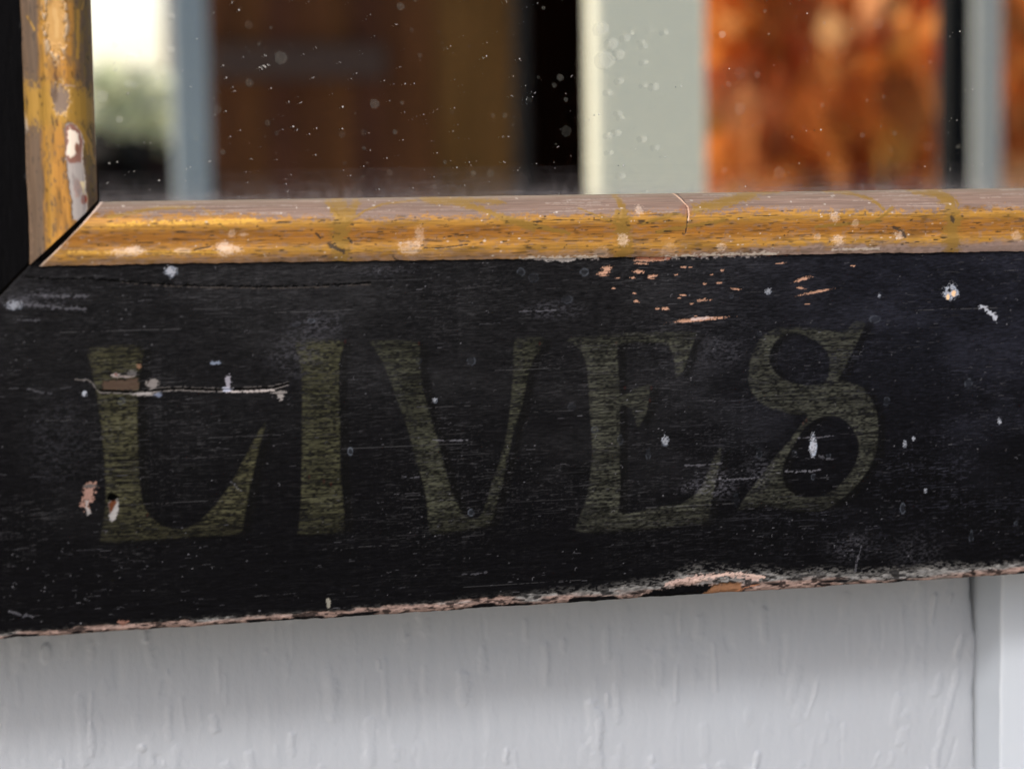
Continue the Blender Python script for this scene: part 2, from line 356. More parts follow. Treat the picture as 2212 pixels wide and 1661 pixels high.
# dried water marks and insect specks: (px, py, rx, rz in px, strength)
SPOT = [(370,587,13,11,.9),(2055,632,17,16,.95),(1757,963,8,24,.95),(32,660,16,9,.6),(1125,588,9,9,.4),(1153,600,12,10,.3),(1262,588,10,9,.45),(1226,647,12,9,.35),(1660,630,7,7,.6),(1890,690,14,9,.4),(2092,828,10,12,.45),(2160,911,4,7,.85),(1974,948,5,5,.7),(1915,867,9,10,.35),(672,693,8,5,.5),(1018,780,10,10,.4),(1018,1107,8,8,.5),(940,865,5,6,.6),(1437,952,8,12,.6),(1757,1030,6,7,.4),(1950,1098,7,13,.45),(1955,960,4,9,.6),(757,975,6,9,.55),(1235,880,9,10,.3),(1340,950,7,12,.3),(905,780,6,7,.3),(183,851,5,6,.9),(262,866,8,7,.4),(2195,1130,5,5,.5),(2098,1160,6,15,.4),(1715,980,8,8,.3),(1590,1080,8,16,.25),(1285,928,8,8,.4),(1400,980,6,14,.4),(1640,980,7,12,.3),(1790,985,6,6,.4),(1580,640,5,5,.4),(1900,640,4,4,.6),(1905,672,4,3,.5),(1985,700,4,4,.4),(2000,1060,4,5,.6),(1640,720,5,8,.25),(640,700,9,5,.35)]
for i, (px, py, rx, rz, s) in enumerate(SPOT):
    x, z = mm(px, py); k = 0.118
    R.blob(x, z, rx*k, rz*k, lin(150, 160, 172), a=s**2.6*.8, ring=0.16, rag=.16, seed=i, rough=.8, h=0.04)
    R.blob(x, z, rx*k*.8, rz*k*.8, lin(120, 130, 142), a=s*s*.16, rag=.3, seed=i+50, rough=.8)
    if s > .55: R.blob(x-.1, z+.1, rx*k*.75, rz*k*.75, CHALK*.72, a=s*.75, rag=1.3, soft=.3, nf=2.6, seed=i+90, rough=.85)
R.blob(*mm(2052, 628), .5, .5, (0.01, 0.01, 0.01), rag=.6, h=-.2); R.blob(*mm(2060, 634), .7, .6, lin(215, 180, 140), rag=.8); R.blob(*mm(2048, 640), .5, .7, lin(220, 185, 140), rag=.6)
R.stroke([mm(2118, 660), mm(2135, 672), mm(2152, 688)], 0.8, CHALK*.8, a=.75, rag=1.3, seed=4)
for a_, b_, wd, al in [((75,637),(190,640),.5,.5),((40,655),(185,668),.6,.55),((30,690),(85,692),.3,.5),((60,840),(110,850),.3,.4),((935,950),(1010,950),.2,.7),((1700,1018),(1770,1015),.35,.8),((1725,946),(1800,940),.25,.6),((1770,985),(1800,992),.35,.4),((1120,672),(1200,670),.25,.5),((1560,1035),(1640,1030),.3,.55),((1480,1005),(1560,1000),.25,.5),((20,1320),(70,1332),.45,.5),((500,1040),(520,1060),.3,.5),((1860,1180),(1845,1240),.5,.45),((1700,1290),(1790,1285),.4,.2),((1000,1240),(1050,1236),.25,.35),((870,1030),(905,1030),.25,.4)]:
    R.stroke([mm(*a_), mm((a_[0]+b_[0])/2, (a_[1]+b_[1])/2+2), mm(*b_)], wd, (0.16, 0.16, 0.175), a=al*.6, rag=1.4, seed=a_[0])
# chips down to bare wood, upper right of the rail
CH = [(x/1.4445+2600, y/1.4445+950, l/1.4445, t/1.4445, an) for x, y, l, t, an in [(195,172,32,9,0),(230,172,22,7,0),(418,190,18,9,0),(150,215,22,8,0),(20,222,40,10,0),(358,215,16,7,.3),(400,262,34,10,0),(315,268,24,9,-.2),(495,298,45,11,-.15),(190,333,34,8,-.1),(300,362,50,14,.1),(350,360,14,6,0),(240,383,18,7,0),(90,412,38,14,-.1),(45,412,28,10,0),(880,242,85,16,.25),(875,293,46,10,-.2),(960,315,180,12,.15),(285,474,260,18,.06),(200,482,60,18,0),(405,462,25,9,0),(750,150,55,6,.1),(1170,165,24,8,0),(910,385,28,6,0),(170,350,20,5,0),(260,455,14,6,0)]]
CH += [(x/1.4443+1300, y/1.4443+950, l/1.4443, t/1.4443, an) for x, y, l, t, an in [(1630,180,46,26,.1),(1610,205,60,14,.1),(1625,175,40,14,0),(1610,220,40,8,0),(1858,130,125,18,0),(1830,152,70,9,-.1),(1815,198,48,18,-.1),(1690,235,26,8,0),(1778,232,30,8,0),(1885,225,40,14,.2),(1665,294,18,7,0),(1785,322,18,8,0),(1798,368,30,14,-.2),(1890,238,34,7,0),(1940,130,60,10,0)]]
for i, (x4, y4, l, t, an) in enumerate(CH):
    x, z = mm(x4*W/4096, y4*W/4096); k = 0.118*W/4096
    R.blob(x, z, l*k*.52, max(t*k*.5, .13), TAN*(0.8+.4*vn(i*.7, 1.3)), ang=an, rag=1.0, soft=.25, nf=2.6, seed=i*3, rough=.8, h=-.12)
R.blob(*mm(1512, 688), 2.8, .32, lin(190, 170, 162), ang=.05, rag=.8, seed=3, a=.8)

# --- split in the wood through the L, with pale broken paint along it
cr = [trace([p], 300, 1300, 1.748)[0] for p in [(0,370),(90,374),(122,398),(150,440),(175,462),(290,466),(420,472),(520,466),(600,452),(740,446),(860,452),(1000,456),(1060,452),(1200,450),(1390,440),(1490,410)]]
R.poly([[trace([p], 300, 1300, 1.748)[0] for p in [(180,400),(300,380),(440,375),(450,450),(380,456),(190,455)]]], lin(72, 58, 48), a=.8, rag=.6, h=-.25, rough=.8)
R.stroke(cr[4:], 0.5, (0.0012, 0.0012, 0.0012), a=.95, rag=.2, h=-.6, seed=2)
R.stroke([(x, z-.35) for x, z in cr], 0.26, lin(118, 113, 108), a=.6, rag=.5, seed=8, rough=.85, h=.1)
R.stroke([(x, z+.45) for x, z in cr[7:]], 0.26, lin(100, 97, 94), a=.45, rag=1.3, seed=9, rough=.85)
R.stroke([(x, z-.55) for x, z in cr[12:15]], 0.38, lin(170, 162, 156), a=.85, rag=.7, seed=10)
for p, rx, rz, c in [((280,350),1.1,.35,(150,140,135)),((285,348),.4,.3,(90,35,20)),((345,360),2.4,.25,(140,130,125)),((450,340),3.2,.5,(12,12,12)),((400,335),1.0,.7,(90,88,86)),((540,410),1.4,1.0,(130,125,120)),((480,480),2.6,.5,(150,145,140)),((1070,400),.6,1.6,(150,148,155)),((1065,450),1,.5,(190,195,210)),((445,290),.6,.6,(120,90,70)),((580,490),.8,.5,(110,118,135)),((380,190),.45,1.2,(14,14,14)),((1430,470),1.8,.35,(130,125,120)),((1440,500),.7,.9,(150,145,140)),((990,265),1.2,.4,(120,130,145))]:
    R.blob(*trace([p], 300, 1300, 1.748)[0], rx, rz, lin(*c), rag=.9, soft=.3, nf=1.4, seed=p[0], rough=.8, a=.7)
# nail hole with rust run, and the flake beside it
T1 = lambda *p: trace([p], 300, 1300, 1.748)[0]
R.poly([[T1(*p) for p in [(240,1240),(265,1200),(300,1220),(302,1290),(285,1350),(255,1372),(240,1340)]]], lin(140, 138, 134), soft=.3, rag=.4, h=-.2)
R.poly([[T1(*p) for p in [(236,1250),(262,1215),(296,1230),(280,1265),(255,1310),(243,1320)]]], lin(80, 46, 28), soft=.3, rag=.2)
R.blob(*T1(266, 1208), 1.15, .85, (0.002, 0.002, 0.002), rag=.2, h=-1.2)
R.poly([[T1(*p) for p in [(75,1105),(140,1100),(135,1190),(115,1215),(95,1240),(105,1310),(85,1300),(60,1270),(35,1255),(65,1200)]]], lin(132, 104, 92), soft=.3, rag=1.3, h=-.15)
R.blob(*T1(105, 1125), 1.5, .5, lin(80, 74, 70), rag=.5)
R.stroke([T1(85, 1240), T1(80, 1270), T1(100, 1318)], .7, lin(140, 136, 132), a=.8, rag=.8)

# --- crack and worn fillet under the bead, left end
fl = [mm(*p) for p in [(50,598),(110,604),(180,603),(260,608),(340,614),(430,618),(560,620),(680,618),(800,612)]]
R.stroke(fl, 0.34, (0.002, 0.002, 0.002), a=.95, rag=1.2, h=-.35)
R.stroke([(x, z-.3) for x, z in fl[3:]], 0.16, lin(100, 92, 84), a=.22, rag=2.2, seed=4)
# pale gesso showing along the joint of bead and rail
for (pa, pb, wd, c, al) in [((1130,562),(1290,560),.9,(205,195,190),.9),((1440,558),(1660,552),1.1,(215,205,198),.95),((1380,560),(1445,560),1.0,(190,120,90),.95),((1500,556),(1700,552),.7,(170,105,80),.6),((1180,566),(1240,565),.8,(215,208,200),.8)]:
    n = 9; pts = [(pa[0]+(pb[0]-pa[0])*k/n, pa[1]+(pb[1]-pa[1])*k/n) for k in range(n+1)]
    R.stroke([(q_[0], q_[1]+.55) for q_ in [mm(*p) for p in pts]], wd*1.0, lin(*c)*.7, a=al*.9, rag=.6, seed=pa[0], h=.1)

# --- bottom arris worn through to gesso and wood
d = Z-ZB
wpx = [-30, 300, 600, 800, 1000, 1200, 1330, 1420, 1480, 1540, 1600, 1660, 1750, 1900, 2240]
whm = [1.5, 1.7, 1.9, 2.1, 2.4, 2.8, 3.5, 4.4, 5.6, 6.2, 5.4, 4.2, 3.9, 3.3, 2.9]
wx = np.array([mm(p, 1300)[0] for p in wpx])
wear = np.interp(X, wx, whm)*(0.80+0.40*fbm(X*0.12, Z*0.02, 14, 3))
rag = (fbm(X*0.45, Z*1.3, 15, 4)-0.5)
band = 1-sst(0.80, 1.02, d/wear + rag*0.75)
fringe = (1-sst(0.9, 1.55, d/wear + rag*0.5))*sst(.46, .62, fbm(X*1.2, Z*3.4, 16, 3))
sl = (slice(None), slice(None))
R.lay(sl, fringe*(.25+.6*sst(0, 40, X)), GREYD*(0.5), rough=.9)
mixp = sst(.35, .65, fbm(X*0.10, Z*0.5, 18, 3) + (0.42-d/wear)*0.5 + .25*(1-sst(-20, 40, X)))
bandc = (GREYD*1.0)*(1-mixp[..., None]) + PINK*1.0*mixp[..., None]
bandc = bandc*(0.25+1.45*fbm(X*0.8, Z*3.0, 19, 4)**1.3)[..., None]
m3 = (band*.97)[..., None]; R.col = R.col*(1-m3)+bandc*m3; R.rough = np.where(band > .5, .9, R.rough)
left = np.maximum(sst(.52, .60, fbm(X*0.16, Z*0.45, 23, 3))*(1-sst(.35, .6, d/wear)), .85*sst(.54, .64, fbm(X*0.45, Z*1.4, 24, 4)))       # islands of old black paint
R.lay(sl, left*band, BLACK*1.2, rough=.5)
for pts in [[(550,1341),(640,1334),(690,1332),(690,1338),(600,1344)], [(905,1325),(1010,1312),(1060,1305),(1150,1302),(1150,1308),(1000,1320)], [(1380,1290),(1420,1272),(1500,1262),(1545,1264),(1530,1282),(1500,1296),(1420,1300)]]:
    R.poly([[mm(*p) for p in pts]], BLACK*.9, soft=.3, rag=.7, h=-.15)
R.poly([[mm(*p) for p in [(1500,1297),(1530,1275),(1550,1262),(1600,1258),(1605,1275),(1580,1288)]]], lin(118, 86, 62), soft=.25, rag=.5, seed=3, h=-.5)
R.stroke([mm(1570, 1290), mm(1610, 1268), mm(1640, 1262)], .4, lin(160, 110, 80), a=.6, rag=.9)
R.stroke([mm(1440,1262), mm(1500,1246), mm(1570,1242), mm(1640,1250)], .8, lin(175, 150, 138), a=.8, rag=1.2)
R.stroke([mm(1500,1254), mm(1560,1240), mm(1600,1238), mm(1650,1247)], .5, lin(190, 165, 150), a=.8, rag=1.0, seed=2)
R.blob(*mm(710, 1303), .5, 1.3, lin(130, 127, 115), rag=.9, a=.8); R.blob(*mm(265, 1345), 1.2, .6, lin(115, 84, 72), rag=.9)
R.h += (rag*0.55*band) - band*0.12 + (fbm(X*2, Z*3, 27, 2)-.5)*.14*band
roll = np.clip(1-d/np.minimum(wear*0.5, 1.3), 0, 1)
back = roll**2*0.6                                            # the arris rolls back
lift = (fbm(X*0.2, X*0, 29, 3)-.5)*0.55*np.clip(1-d/2.5, 0, 1)
MX = np.maximum(X, -114.6-(31.6-Z)+0.35+0.25*vn(Z*.5, Z*0, 3))                  # mitre cut at the left end
MXr = np.minimum(MX, XR+BW+(31.6-Z)-.35)
Y = -R.h + back
V = np.stack([MXr, Y, Z+lift], -1)
edge_near = np.exp(-np.clip(MX+114.6+(31.6-Z)-.35, 0, 9)/.35)*0.5; V[..., 1] += edge_near
# underside and back rows
last = V[-1]; und = [np.stack([last[:, 0], np.full(len(last), yy), last[:, 2]+dz], -1) for yy, dz in ((2.2, -.05), (6, 0.0), (22, 0.0))]
Vall = np.concatenate([V] + [u[None] for u in und], 0)
def ext(a, v): return np.concatenate([a] + [np.broadcast_to(v, (1,)+a.shape[1:])]*3, 0)
colA = np.concatenate([R.col, R.rough[..., None]], -1)
colA = ext(colA, np.array([*lin(95, 75, 62), .9]))
fc = grid_faces(Vall.shape[0], Vall.shape[1])
xmid = Vall[..., 0]; ok = (np.abs(xmid[:-1, 1:]-xmid[:-1, :-1]) + np.abs(xmid[1:, 1:]-xmid[1:, :-1])) > 1e-4
own = np.full(fc.shape[:2], -1); own[:owner.shape[0]-1] = owner[:-1, :-1]
VV = Vall.reshape(-1, 3)/1000; CC = colA.reshape(-1, 4)
Vs, Fs, (cs,) = subset(VV, fc[ok & (own < 0)], CC)
rail = mesh_from('bottom_rail', Vs, Fs[:, ::-1], board_m, mirror, cols=cs, gain=K)
rail['label'] = 'black painted rail with scratches, chips and a worn lower edge'
for k, ch in enumerate('LIVES'):
    Vs, Fs, (cs,) = subset(VV, fc[ok & (own == k)], CC)
    o = mesh_from('letter', Vs, Fs[:, ::-1], board_m, rail, cols=cs, gain=K); o['label'] = 'faded olive painted capital letter '+ch

# --- left stile
def plain_rail(name, xs, zs, xf, zf, seed, rot):
    """a black rail painted like the bottom one; xf/zf clip the mitred ends"""
    Q = Raster(xs, zs, BLACK*.8, .5); g = fbm(Q.X*(2.2 if rot else .25), Q.Z*(.25 if rot else 2.2), seed, 4)
    Q.col *= (.6+.8*g)[..., None]; Q.h = (g-.5)*.12
    for i in range(90):
        x = r2.uniform(xs[0], xs[-1]); z = r2.uniform(min(zs), max(zs)); v = r2.uniform(.01, .05)
        Q.blob(x, z, .35 if rot else .8, .8 if rot else .35, (v, v, v), a=.7, seed=i)
    Xc, Zc = xf(Q.X, Q.Z), zf(Q.X, Q.Z)
    Vx = np.stack([Xc, -Q.h, Zc], -1); f = grid_faces(*Q.X.shape)
    span = np.abs(Xc[:-1, 1:]-Xc[:-1, :-1])+np.abs(Xc[1:, 1:]-Xc[1:, :-1]); spz = np.abs(Zc[1:, :-1]-Zc[:-1, :-1])+np.abs(Zc[1:, 1:]-Zc[:-1, 1:])
    Vs, Fs, (cs,) = subset(Vx.reshape(-1, 3)/1000, f[(span > 1e-4) & (spz > 1e-4)], np.concatenate([Q.col, Q.rough[..., None]], -1).reshape(-1, 4))
    return mesh_from(name, Vs, Fs, board_m, mirror, cols=cs, gain=K)
XO, XRO, ZTO = XL-OUT, XR+OUT, ZT+OUT
xs = np.concatenate([np.arange(XO, -130, 4), np.arange(-130, -113.5, .3)]); zs = np.concatenate([np.arange(ZB, 10, 4), np.arange(10, 130, .4), np.arange(130, ZTO+4, 4)])
plain_rail('left_stile', xs, zs, lambda x, z: x, lambda x, z: np.minimum(np.maximum(z, 31.6+(x+114.6)+.45), ZT+BW-(x-(XL-BW))-.3), 41, True)
xs = np.arange(XR+BW-1, XRO+.1, 4); zs = np.arange(ZB, ZTO+4, 4)
plain_rail('right_stile', xs, zs, lambda x, z: x, lambda x, z: np.minimum(np.maximum(z, 31.6-(x-XR-BW)+.3), ZT+BW+(x-(XR+BW))-.3), 43, True)
xs = np.arange(XO, XRO+4, 4); zs = np.arange(ZT+BW-1, ZTO+.1, 4)
plain_rail('top_rail', xs, zs, lambda x, z: np.minimum(np.maximum(x, XL-BW-(z-ZT-BW)+.3), XR+BW+(z-ZT-BW)-.3), lambda x, z: z, 45, False)
# rail bodies behind the painted faces (seen only in the open mitres and from the side)
e = 0.0006
body_m = mat('old_dark_wood', (0.012, 0.009, 0.007), .8, .2, noise=((40, 40, 8), (0.02, 0.014, 0.01)))
box('rail_body', XO/1000+e, XRO/1000-e, .0036, .0215, ZB/1000+.004, ZS/1000-.0045, body_m, mirror)
box('rail_body', XO/1000+e, XL/1000-.0005, .0036, .0215, ZS/1000-.0044, ZT/1000+.0004, body_m, mirror)
box('rail_body', XR/1000+.0005, XRO/1000-e, .0036, .0215, ZS/1000-.0044, ZT/1000+.0004, body_m, mirror)
box('rail_body', XO/1000+e, XRO/1000-e, .0036, .0215, ZT/1000+.0005, ZTO/1000-e, body_m, mirror)
box('edge_strip', XO/1000, XO/1000+e*.9, .0006, .0215, ZB/1000+.004, ZTO/1000-e, body_m, mirror)
box('backing_board', -0.17, 0.395, .0222, YW-.0008, -0.005, 0.44, body_m, mirror)

# --- gilt bead
pt = [(0,-4),(.05,-1.7),(.13,0.6),(.22,2.1),(.30,2.85),(.38,3.15),(.46,3.05),(.55,2.6),(.63,2.2),(.70,2.05),(.77,2.2),(.83,2.15),(.90,1.7),(.96,1.1),(1.0,.6)]
tt = np.linspace(0, 1, 400); hh = np.interp(tt, [p[0] for p in pt], [p[1] for p in pt])
ker = np.hanning(29); ker /= ker.sum(); hp = np.pad(hh, 14, mode='reflect', reflect_type='odd'); hh = np.convolve(hp, ker, 'valid')
al = np.concatenate([[0], np.cumsum(np.hypot(np.diff(tt)*15.4, np.diff(hh)))]); ROWS = 120
Tr = np.interp(np.linspace(0, al[-1], ROWS), al, tt); Hr = np.interp(Tr, tt, hh)
GOLD = np.array([0.34, 0.160, 0.026]); GOLDY = np.array([0.41, 0.222, 0.038]); GOLDD = np.array([0.29, 0.112, 0.014])
WOODG = lin(134, 111, 100)*.72; OLIVE = lin(92, 74, 34)
def bead_t(px, py, x=None):
    X_, Z_ = mm(px, py, -.002); return X_, (ZS-Z_)/float(bead_w(X_))

# bottom bead raster: columns x, rows T (scaled by 15 so that shapes are in mm)
xs = np.concatenate([np.arange(-118, 146, 0.2), np.arange(146, 342, 3)])
B = Raster(xs, Tr*15.4, WOODG, .5); X, T = B.X, B.Z/15.4
B.up = True
g1 = fbm(X*.10, T*60, 3, 4); g2 = fbm(X*.6, T*60, 5, 3)
B.col *= (0.62+.75*g1)[..., None]
hl = sst(.60, .85, fbm(X*.06, T*75, 6, 3)); B.col = B.col*(1-hl[..., None]*.35)+lin(190, 165, 156)*.8*hl[..., None]*.35
edge_t = 0.33 + (fbm(X*.06, T*0, 7, 3)-.5)*.16 - .16*np.exp(-np.clip(X+100, 0, 400)/28)
gold = sst(-.05, .06, (T-edge_t) + (fbm(X*.9, T*26, 8, 3)-.5)*.24 + (fbm(X*3, T*50, 9, 2)-.5)*.12)
low = sst(.84, .97, T + (fbm(X*.35, T*14, 10, 3)-.5)*.22 + .05*sst(40, 120, X))*(.45+.55*sst(30, 70, X))
gold = gold*(1-low)
gc = GOLD*(1-sst(.5, .75, fbm(X*.12, T*9, 11, 3))[..., None]*.5)
yel = np.exp(-((T-.40)/.07)**2)*.8 + np.exp(-((T-.82)/.07)**2)*.7 + sst(.5, .7, fbm(X*.04, T*6, 12, 2))*.4  # crest and lower ridge highlights put in as yellower gold, plus random patches
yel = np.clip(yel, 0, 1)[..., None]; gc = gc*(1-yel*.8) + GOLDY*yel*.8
dk = np.exp(-((T-.58)/.12)**2)[..., None]*.7; gc = gc*(1-dk)+GOLDD*dk  # shade of the cove put into the colour with darker gold
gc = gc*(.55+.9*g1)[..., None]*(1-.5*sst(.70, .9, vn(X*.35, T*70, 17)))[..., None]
wearg = sst(.56, .70, fbm(X*.8, T*30, 13, 3))*.45*sst(.35, .5, T)
gm = gold*(1-wearg)
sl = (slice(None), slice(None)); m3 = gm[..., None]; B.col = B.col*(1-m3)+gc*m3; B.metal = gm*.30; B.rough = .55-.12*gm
B.h += (g1-.5)*.09+(g2-.5)*.05+gm*.03
lowdirt = low*sst(.4, .65, fbm(X*.9, T*24, 15, 3)); B.lay(sl, lowdirt*.6, lin(150, 128, 122)); 
top = np.exp(-T/.035); B.lay(sl, top*.55, lin(120, 112, 92))
def bt(px, py): x, t = bead_t(px, py); return (x, t*15.4)
# brush bands and loops of gold size over the bare top
for pts, wd in [([(735,432),(738,455),(737,480),(733,520),(742,565)],4.2),([(712,440),(730,470)],1.4),([(775,436),(748,475)],1.6),
                ([(1340,425),(1345,450),(1345,480)],2.2),([(1340,470),(1345,510),(1347,550)],4.2),
                ([(2040,412),(2052,440),(2055,480),(2056,545)],4.6),([(1985,414),(2040,418),(2058,432)],1.4),
                ([(925,431),(990,437),(1040,452),(1090,474),(1150,492)],1.7),([(930,432),(1010,432),(1090,436)],1.3),([(1150,490),(1195,500)],.6),
                ([(755,475),(790,455),(830,441),(905,433)],.5),([(1295,465),(1360,495)],.5),([(1250,450),(1340,490)],.45),
                ([(1385,484),(1430,470),(1455,462),(1475,466),(1490,458),(1530,445)],.8),([(1500,452),(1560,440),(1640,420)],2.0),([(1560,436),(1650,415),(1700,412)],1.2),
                ([(1800,412),(1850,418),(1885,430),(1905,452)],1.0),([(1870,485),(1905,465),(1925,448)],.7),([(1420,500),(1560,476)],1.0),([(1760,490),(1900,478)],.8),
                ([(440,450),(470,480),(490,498)],.5),([(235,470),(340,450),(420,448)],.8),([(1090,470),(1230,505)],.9)]:
    B.stroke([bt(*p) for p in pts], wd, GOLDY*np.array([.62, .66, .7]), a=.90, rag=.45, seed=int(pts[0][0]), rough=.45, metal=.4, h=.04)
# highlight lines near the mitre, painted as brighter, smoother gold
B.stroke([bt(235, 487), bt(300, 483), bt(420, 480), bt(560, 477)], .9, np.array([.58, .33, .05]), a=.75, rag=1.0, seed=5, rough=.3, metal=.45)
B.stroke([bt(150, 546), bt(300, 546), bt(470, 545)], .8, np.array([.58, .33, .06]), a=.7, rag=.7, seed=6, rough=.3, metal=.45)
r3 = np.random.default_rng(3)
for i in range(420):                      # dark pinholes and nicks, mostly in the gilding
    x = r3.uniform(-112, 146); t = r3.uniform(.3, .95); ln = r3.exponential(.5)+.15
    B.blob(x, t*15.4, ln, r3.uniform(.1, .22), lin(60, 44, 26)*.7, a=r3.uniform(.4, .95), seed=i, rag=.5, h=-.05)
for i in range(150):
    x = r3.uniform(-112, 146); t = r3.uniform(.02, .98); v = r3.uniform(.35, .65)
    B.blob(x, t*15.4, r3.uniform(.1, .4), r3.uniform(.1, .22), (v, v*.93, v*.88), a=r3.uniform(.3, .8), seed=i, metal=0)
for i in range(90):
    x = r3.uniform(-112, 146); t = r3.uniform(.02, .3); ln = r3.uniform(2, 14); v = r3.uniform(.3, .5)
    B.stroke([(x, t*15.4), (x+ln, t*15.4+r3.normal(0, .1))], .2, (v, v*.88, v*.82), a=r3.uniform(.08, .3), rag=1.0, seed=i)
for px, py, rx, rz, s in [(485,537,12,12,.9),(495,540,20,7,.7),(275,545,26,7,.75),(290,540,14,6,.8),(395,543,14,6,.5),(905,510,8,18,.5),(885,535,18,12,.55),(1345,518,9,10,.6),(1800,468,8,8,.6),(1810,520,10,9,.7),(1943,508,10,8,.6),(1558,535,9,8,.6),(1845,483,6,7,.4),(1380,455,7,8,.5),(1445,542,14,14,.25),(1300,545,14,10,.3),(500,505,6,6,.4),(525,507,7,3,.6),(2195,510,10,8,.4),(1765,512,7,6,.4)]:
    x, t = bt(px, py); k = .118
    B.blob(x, t, rx*k, rz*k, lin(225, 205, 190), a=s*.5, rag=1.5, soft=.3, nf=2.6, seed=px, rough=.8, metal=0, h=.08)
    B.blob(x, t, rx*k*1.15, rz*k*1.15, lin(215, 190, 170), a=s*.5, ring=.2, rag=.25, seed=px+1, rough=.8, metal=0)
for pts, wd in [([(712,528),(742,545)],1.0),([(683,505),(692,515)],.5),([(752,515),(760,525)],.6),([(915,536),(960,535),(1010,528)],.3),([(1928,490),(1950,502),(1955,512)],.7),([(1478,415),(1484,450),(1482,480),(1480,505)],.35),([(2052,470),(2055,478)],1.0),([(420,540),(455,533)],.35),([(300,546),(460,549)],.15),([(850,555),(865,568)],.35)]:
    B.stroke([bt(*p) for p in pts], wd, lin(38, 28, 20), a=.9, rag=.5, seed=int(pts[0][1]), rough=.7, metal=0, h=-.15)
B.stroke([bt(1470,418), bt(1486,448), bt(1484,476)], .3, lin(225, 190, 165), a=.9, metal=0); B.blob(*bt(1480,455), 1.6, 1.5, lin(120, 75, 55), a=.5, metal=0)
for pa, pb, al_ in [((1800,540),(1900,538),.8),((1130,560),(1290,556),.95),((1430,556),(1680,548),.95),((1100,563),(1180,562),.7)]:
    B.stroke([bt(pa[0]+(pb[0]-pa[0])*k/8, pa[1]+(pb[1]-pa[1])*k/8) for k in range(9)], .9 if al_ > .9 else .5, lin(205, 195, 188)*.85, a=al_*.85, rag=.8, seed=pa[0], metal=0, rough=.85)
greyband = sst(95, 125, X)*sst(.80, .90, T + (fbm(X*.2, T*8, 33, 2)-.5)*.1)*(1-np.exp(-((X-mm(2056, 530)[0])/2.4)**4))
B.lay(sl, greyband*.7, lin(138, 118, 114)*.9, metal=0)
ms = XL - T*bead_w(-114) ; MXb = np.maximum(X, ms+.55+.45*np.sin(np.clip(T, 0, 1)*math.pi)+.2*vn(T*9, T*0, 2))
mit = np.exp(-((MXb-ms-.6)/.55)**2)*(X < -80)
B.lay(sl, np.clip(1-(X-ms-1.0)/.55, 0, 1)*.9*(X < -80), lin(205, 185, 175), metal=0)
MXb = np.minimum(MXb, XR+T*BW-.3)
sag = (fbm(X*.02, X*0, 37, 2)-.5)*.3
lipr = (fbm(X*.5, X*0, 38, 3)-.5)*.5*sst(.93, 1, T)
Vb = np.stack([MXb, -(Hr[:, None]+B.h), ZS-T*bead_w(X)+sag*T+lipr], -1)
fin = np.stack([MXb[-1], np.full(X.shape[1], .25), Vb[-1, :, 2]], -1)[None]
Vb = np.concatenate([Vb, fin], 0); cb = np.concatenate([B.col, B.rough[..., None]], -1); cb = np.concatenate([cb, cb[-1:]*np.array([.35, .35, .35, 1])], 0); mb = np.concatenate([B.metal, B.metal[-1:]*0], 0)
fb = grid_faces(*Vb.shape[:2]); okb = (np.abs(Vb[:-1, 1:, 0]-Vb[:-1, :-1, 0])+np.abs(Vb[1:, 1:, 0]-Vb[1:, :-1, 0])) > 1e-4
Vs, Fs, (cs, ms_) = subset(Vb.reshape(-1, 3)/1000, fb[okb], cb.reshape(-1, 4), mb.ravel())
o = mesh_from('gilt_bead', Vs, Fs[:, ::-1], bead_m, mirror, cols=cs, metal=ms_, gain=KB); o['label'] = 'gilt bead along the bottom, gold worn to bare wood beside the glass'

# left bead raster: rows = z (columns of the raster), T across
zcols = np.concatenate([np.arange(28, 120, 0.22), np.arange(120, ZT+BW+2, 3)])
B = Raster(zcols, Tr*16.4, lin(92, 72, 54)*.8, .55); ZZ, T = B.X, B.Z/16.4
g1 = fbm(ZZ*.10, T*30, 53, 4)
B.col *= (.6+.8*g1)[..., None]
gold = sst(.22, .36, T + (fbm(ZZ*.15, T*12, 54, 3)-.5)*.2)*(1-sst(.74, .80, T + (fbm(ZZ*.2, T*20, 55, 3)-.5)*.09))
oliv = (1-sst(.26, .36, T))*sst(.42, .58, fbm(ZZ*.5, T*22, 56, 3))
gc = GOLD*(1-.35*sst(.5, .7, fbm(ZZ*.1, T*8, 57, 3))[..., None])*(.75+.5*g1)[..., None]
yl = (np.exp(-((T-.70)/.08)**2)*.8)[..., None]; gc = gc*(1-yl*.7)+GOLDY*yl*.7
sl = (slice(None), slice(None))
B.lay(sl, oliv*.8, OLIVE*1.3, metal=.3, rough=.5)
g_ = gold*(1-.6*sst(.58, .68, fbm(ZZ*.7, T*26, 58, 3))); m3 = g_[..., None]
B.col = B.col*(1-m3)+gc*m3; B.metal = np.maximum(B.metal, g_*.30); B.rough = .55-.15*g_
B.h = (g1-.5)*.1
def lt(px4, py4):                         # point of the left bead given in the 4096 px photo
    x, z = mm(px4*W/4096, py4*W/4096, -.002); return (z, (XL-x)/BW*16.4)
q = lambda x, y: lt(x/1.3833, y/1.3833)
for pts, wd in [([(140,580),(300,585),(430,585)],9.5),([(430,605),(520,625)],5),([(440,700),(500,790),(525,900)],1.0),([(465,740),(490,850)],.6),([(435,60),(432,200),(430,320)],.7),([(470,0),(455,50)],.5),([(500,720),(510,760)],.5),([(150,90),(190,170)],.4)]:
    B.stroke([q(*p) for p in pts], wd, GOLDY*np.array([.8, .84, .8]), a=.92, rag=.3, seed=pts[0][0], metal=.45, rough=.42)
for i in range(260):
    z = r3.uniform(30, 118); t = r3.uniform(.05, .98)
    B.blob(z, t*16.4, r3.exponential(.45)+.15, r3.uniform(.1, .25), lin(48, 36, 22)*.8, a=r3.uniform(.4, .9), seed=i, rag=.5)
